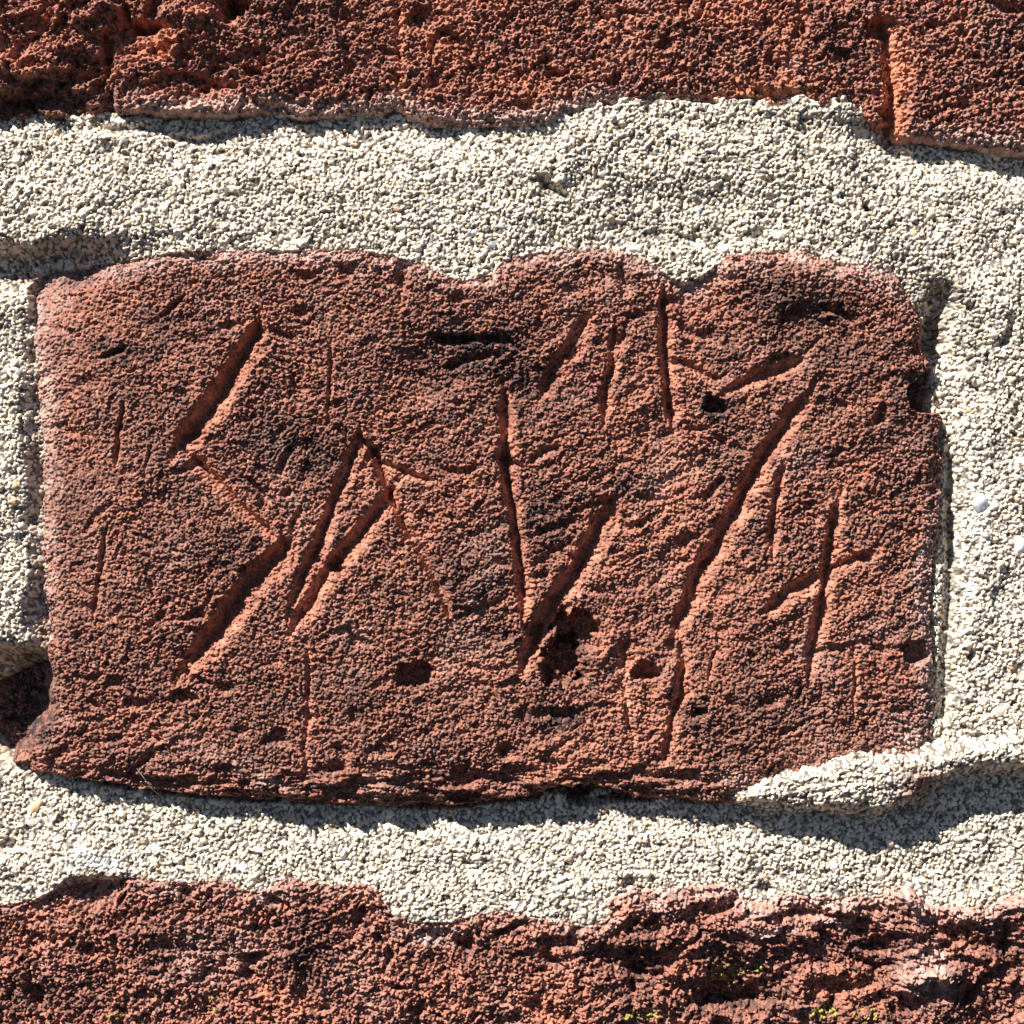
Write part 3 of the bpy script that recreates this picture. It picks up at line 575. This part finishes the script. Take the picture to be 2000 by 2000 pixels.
    carve(us, vv, H, Z, U, V, [([(1862, 860), (1864, 1000), (1862, 1150), (1854, 1250), (1850, 1340), (1848, 1425)], 22, 13, 0, .1), ([(1866, 1010), (1870, 1120)], 16, 6, 0), ([(1050, 340), (1075, 365), (1110, 385)], 16, 14, 0), ([(1690, 395), (1700, 410)], 12, 14, 0), ([(320, 260), (380, 275), (460, 262)], 10, 9, 0), ([(170, 235), (200, 250), (320, 247)], 12, 8, 0),
        ([(195, 275), (225, 305)], 20, 10, 0), ([(1500, 455), (1440, 470)], 22, 8, 0), ([(1985, 620), (1960, 680)], 14, 10, 0)])
    holes(us, vv, H, Z, U, V, [(1826, 652, 28, 40, 60, .5), (1842, 590, 34, 44, 34, .2), (1900, 600, 10, 10, 6, .2), (1898, 1285, 9, 9, 26, .7), (1988, 802, 10, 16, 14, .5), (1064, 362, 12, 8, 14, .5), (670, 393, 9, 7, 14, .4), (1505, 350, 10, 8, 12, .4), (1700, 408, 10, 8, 14, .5), (1420, 350, 9, 7, 10, .4), (1230, 1728, 18, 14, 20, .5), (1500, 1740, 16, 12, 16, .5), (1780, 1625, 12, 10, 14, .5), (1895, 1555, 14, 14, 18, .5),
        (570, 375, 8, 6, 10, .4), (15, 1655, 20, 14, 14, .4), (30, 1800, 12, 10, 10, .4), (210, 1612, 14, 8, 10, .3), (1280, 455, 30, 16, 10, .2), (1210, 440, 26, 14, 8, .2), (430, 300, 20, 10, 8, .2), (1990, 1310, 12, 18, 14, .4), (1350, 470, 26, 12, 8, .2)])
    # sand grains: three sizes of grain, one on the other
    gA, iA = spheres(U, V, 7.7, 3.4, 5.6, 1.7, 700, .8, 1.0, facet=.14)
    gB, iB = spheres(U + 5, V + 3, 6.2, 2.2, 4.0, 2.6, 720, .85, .85, facet=.2)
    gC, iC = spheres(U, V, 25.0, 6.0, 9.5, 3.0, 740, .85, .3, facet=.25)
    g = gA; gi = iA
    m = gB > g; g = np.where(m, gB, g); gi = np.where(m, iB, gi)
    m = gC - 1 > g; g = np.where(m, gC - 1, g); gi = np.where(m, (iC * .55 + .42) % 1.0, gi)
    floor = -0.5 + fbm(U, V, 16, 760, 3, .6) * 4.5
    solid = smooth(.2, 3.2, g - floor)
    g = np.maximum(g, floor)
    soft = smooth(.1, .5, fbm(U, V, 170, 761, 3) + .0)            # skin of binder hides the grains here and there
    lowf = fbm(U, V, 34, 762, 3, .6) * 3.6 + fbm(U, V, 90, 764, 2) * 7
    pits = -np.clip(fbm(U, V, 17, 763, 2) - .22, 0, 1) * 24
    grain = g * (1 - .4 * soft) + lowf + pits
    lh = 34 * smooth(-4, 34, lump) * smooth(1385, 1470, U) + 10 * smooth(8, 60, lump) * smooth(1500, 1650, U)
    over = smooth(-3, 4, lump) * (U > 1388)
    base_l = np.maximum(B, -22 + 12 * smooth(1390, 1600, U))
    lay = fbm(U, V + U * .2, 120, 771, 3, .55, 20) * 7
    H = np.where(lump > -2, np.maximum(H, (base_l - 6 + lh + lay) * 1.0 - 60 * smooth(3, -2, lump)), H)
    # mortar that laps over the faces of the bricks as thin tongues, else dives under them
    ins = np.maximum.reduce([sm, st_, sl_])
    ins = np.where(lump > 0, -5, ins)
    edge_n = fbm(U, V, 24, 772, 3) * 4
    dive = np.clip(ins + edge_n * .5 - 4, 0, 60)
    H = H + grain - dive * 2.4
    # an open crack under the foot of the carved brick, a thinner one under the upper brick
    cn = fbm(U, V, 70, 777, 3, .6)
    H -= 50 * smooth(-17, -5, sm) * smooth(1490, 1530, V) * smooth(1400, 1340, U) * smooth(100, 200, U) * smooth(-.45, .0, cn)
    H -= 18 * smooth(-13, -3, st_) * smooth(-.1, .15, cn)
    H -= 8 * smooth(-12, -3, sm) * smooth(1790, 1800, U) * smooth(1400, 1300, V) * smooth(-.3, .1, cn)
    keep = (ins < 34)
    white = blobs(us, vv, U, V, [(190, 1684, 46, 16, .8), (150, 1694, 40, 9, .6), (1915, 1000, 26, 60, .35), (1895, 1150, 12, 50, .3)])
    white *= .6 + .8 * smooth(-.3, .3, fbm(U, V, 20, 773, 3))
    grime_shade = blobs(us, vv, U, V, [(60, 500, 150, 16, .7), (20, 530, 40, 26, .6), (1270, 445, 110, 26, .5), (1180, 410, 50, 30, .35), (1860, 570, 40, 60, .55), (1820, 560, 30, 30, .6), (200, 1712, 90, 7, .7), (20, 1700, 50, 40, .4), (1235, 1735, 40, 14, .6), (1500, 1745, 60, 16, .45), (1700, 1755, 120, 8, .4), (1858, 1300, 8, 130, .5), (1866, 1100, 12, 140, .5),  # grime, plus painted shade in crevices and below the brick edges
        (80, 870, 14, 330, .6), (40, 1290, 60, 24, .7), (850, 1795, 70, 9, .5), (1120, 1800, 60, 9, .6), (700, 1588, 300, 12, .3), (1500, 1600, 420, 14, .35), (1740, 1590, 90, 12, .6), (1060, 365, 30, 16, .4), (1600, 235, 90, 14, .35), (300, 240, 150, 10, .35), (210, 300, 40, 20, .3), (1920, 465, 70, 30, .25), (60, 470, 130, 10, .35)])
    grime_shade *= .35 + .9 * smooth(-.35, .3, fbm(U, V, 16, 774, 3, .7))
    grime_shade = np.maximum(grime_shade, smooth(.28, .5, fbm(U, V, 26, 775, 2)) * .35)
    grime_shade = np.maximum(grime_shade, blobs(us, vv, U, V, [(1230, 420, 170, 60, .55), (1700, 470, 190, 70, .4), (1850, 580, 50, 60, .7), (1862, 1150, 14, 300, .8), (1450, 400, 90, 40, .3)]) * smooth(-.1, .4, fbm(U, V, 12, 776, 3, .7)))
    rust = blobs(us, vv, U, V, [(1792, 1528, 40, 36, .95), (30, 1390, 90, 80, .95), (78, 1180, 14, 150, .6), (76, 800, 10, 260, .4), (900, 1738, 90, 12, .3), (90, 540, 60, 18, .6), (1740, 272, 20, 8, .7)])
    solid = np.maximum(solid, white)
    o = relief_mesh('mortar', us, vv, H, {'grain': gi, 'solid': solid, 'white': np.clip(white, 0, 1), 'grime_shade': np.clip(grime_shade, 0, 1), 'rust': np.clip(rust, 0, 1)}, keep, M_MORTAR, wall, skirt=-255)
    o['label'] = 'pale sandy mortar filling the joints between the red bricks'
    return o, us, vv, H
mortar, mus, mvv, mH = build_mortar()
def mortar_h(u, v):
    return float(mH[np.searchsorted(mvv, v), np.searchsorted(mus, u)])

def low_h(u, v):
    return float(lH[np.searchsorted(lvv, v), np.searchsorted(lus, u)])

# ------------------------------------------------------------------ pebbles bedded in the mortar
import bmesh, random
def simple_mat(name, a, b, size, rough):
    k = NT(name)
    k.l(k.mix(k.ramp(k.noise(size, 3), [(.35, 0.), (.65, 1.)]), a, b), k.b.inputs['Base Color'])
    k.b.inputs['Roughness'].default_value = rough
    return k.m
PM = {'pale': simple_mat('pale_stone', (.8, .72, .6), (.66, .52, .42), 14, .45), 'white': simple_mat('white_quartz', (.85, .83, .78), (.66, .66, .64), 9, .35),
      'ochre': simple_mat('ochre_stone', (.66, .38, .16), (.72, .56, .36), 9, .35), 'grey': simple_mat('blue_grey_stone', (.34, .37, .4), (.55, .56, .55), 8, .4),
      'brown': simple_mat('brown_stone', (.3, .16, .1), (.5, .36, .25), 9, .5)}
WORD = {'pale': 'pale pinkish pebble', 'white': 'white quartz pebble', 'ochre': 'ochre orange pebble', 'grey': 'blue-grey pebble', 'brown': 'brown pebble'}
def lumpy(bm, c, rad, ang, seed, sub=3, rough=.14, facet=.0):
    """an irregular rounded stone; c in wall units (u, v, h)."""
    from mathutils import noise as mn
    b2 = bmesh.new(); bmesh.ops.create_icosphere(b2, subdivisions=sub, radius=1)
    ca, sa = math.cos(ang), math.sin(ang)
    vm = {}
    for v in b2.verts:
        p = v.co.normalized()
        q = 1 + rough * mn.noise(p * 1.4 + Vector((seed * 3.1, seed, 0))) * 2 + rough * .5 * mn.noise(p * 3.5 + Vector((0, seed * 2.3, 7)))
        x, y, z = p.x * rad[0] * q, p.y * rad[1] * q, p.z * rad[2] * q
        u = c[0] + x * ca - y * sa; w = c[1] + x * sa + y * ca; h = c[2] + z
        vm[v] = bm.verts.new(((u - 1000) * S, -h * S, (1000 - w) * S))
    for f in b2.faces:
        g = bm.faces.new([vm[v] for v in reversed(f.verts)]); g.smooth = True
    b2.free()
def finish(name, bm, mat, parent=None):
    bmesh.ops.recalc_face_normals(bm, faces=bm.faces)
    me = bpy.data.meshes.new(name); bm.to_mesh(me); bm.free(); me.materials.append(mat)
    o = bpy.data.objects.new(name, me); scn.collection.objects.link(o); o.parent = parent
    return o
for i, (u, v, ra, rb, deg, kind) in enumerate([
        (1952, 1391, 21, 10, -28, 'pale'), (1977, 1303, 9, 8, 0, 'ochre'), (1994, 1066, 14, 18, 0, 'white'), (63, 1581, 19, 9, -50, 'ochre'), (30, 949, 11, 8, 0, 'ochre'), (26, 978, 9, 8, 20, 'ochre'),
        (1528, 458, 13, 8, -20, 'pale'), (1243, 484, 13, 7, 5, 'white'), (471, 1699, 9, 8, 0, 'white'), (1634, 1699, 9, 9, 0, 'white'), (1280, 1676, 6, 5, 0, 'ochre'), (1111, 1684, 8, 7, 0, 'brown'),
        (1916, 983, 15, 18, 0, 'grey'), (250, 436, 7, 5, -15, 'ochre'), (267, 1552, 8, 7, 0, 'grey'), (1785, 455, 8, 6, -10, 'ochre'), (1888, 432, 9, 6, 15, 'white'), (1706, 398, 10, 6, -40, 'grey'),
        (1365, 409, 8, 7, 0, 'grey'), (776, 409, 9, 7, 30, 'brown'), (1500, 1570 + 150, 7, 5, 0, 'brown'), (140, 1620, 6, 11, 15, 'grey'), (1975, 1432, 7, 6, 0, 'pale'), (1140, 485, 8, 6, 0, 'white'), (980, 440, 8, 7, 0, 'grey'), (1602, 226, 8, 6, 0, 'ochre'),
        (300, 1602, 7, 7, 0, 'pale'), (925, 455, 9, 7, 0, 'grey')]):
    bm = bmesh.new()
    lumpy(bm, (u, v, mortar_h(u, v) * .5 + .5 * (mortar_h(u - 6, v) + mortar_h(u + 6, v)) / 2 - 1), (ra, rb, min(ra, rb) * .7), math.radians(deg), i + 1.7)
    p = finish('pebble', bm, PM[kind], mortar)

# ------------------------------------------------------------------ moss specks on the lower brick
MOSS = simple_mat('yellow_moss', (.42, .36, .07), (.22, .21, .04), 7, .8)
rr = random.Random(5)
def moss(label, cx, cy, ru, rv, n, r):
    bm = bmesh.new()
    for j in range(n):
        t = rr.uniform(0, 2 * math.pi); q = rr.random() ** .6
        u, v = cx + ru * q * math.cos(t), cy + rv * q * math.sin(t)
        a = rr.uniform(.5, 1.15) * r
        for m in range(3):
            du, dv = rr.gauss(0, a * .7), rr.gauss(0, a * .7)
            lumpy(bm, (u + du, v + dv, low_h(u + du, v + dv) + a * .25), (a, a * rr.uniform(.6, 1), a * .8), rr.uniform(0, 3), j + m * 7.7, 1, .25)
    o = finish('moss', bm, MOSS)
    o['label'] = label; o['category'] = 'moss'; o['group'] = 'moss specks on the crumbling bottom brick'
moss('largest scatter of yellow-green moss specks on the bottom brick, right of its middle', 1420, 1910, 38, 20, 26, 3.4)
moss('small yellow moss specks just right of the largest moss scatter', 1488, 1897, 28, 14, 15, 3.2)
moss('thick knobbly yellow-green moss cushion at the bottom edge, right of the middle', 1612, 1982, 26, 18, 12, 5.2)
moss('olive moss scatter along the bottom edge below the middle of the picture', 1270, 1988, 60, 12, 26, 3.6)
moss('thin row of yellow moss specks at the bottom edge between two bigger moss patches', 1690, 1985, 30, 14, 12, 3.2)
moss('upright sprinkle of yellow moss specks on the left half of the bottom brick', 415, 1965, 16, 30, 15, 2.8)
moss('few yellow moss specks at the bottom edge near the left corner', 225, 1990, 18, 9, 9, 2.8)

# ------------------------------------------------------------------ thread of spider silk under the carved brick
pts = [(268, 1500, 6), (282, 1520, 3), (296, 1541, -6), (312, 1566, mortar_h(312, 1566))]
bm = bmesh.new(); rings = []
for (u, v, h) in pts:
    rings.append([bm.verts.new(((u + .45 * math.cos(a) - 1000) * S, -(h + .45 * math.sin(a)) * S, (1000 - v) * S)) for a in [k * math.pi / 3 for k in range(6)]])
for a, b in zip(rings, rings[1:]):
    for k in range(6): bm.faces.new([a[k], a[(k + 1) % 6], b[(k + 1) % 6], b[k]])
bm.faces.new(rings[0]); bm.faces.new(rings[-1])
th = finish('spider_thread', bm, simple_mat('silk', (.8, .8, .8), (.7, .7, .7), 10, .3))
th['label'] = 'fine pale spider thread stretched from the foot of the carved brick to the mortar below'; th['category'] = 'spider thread'
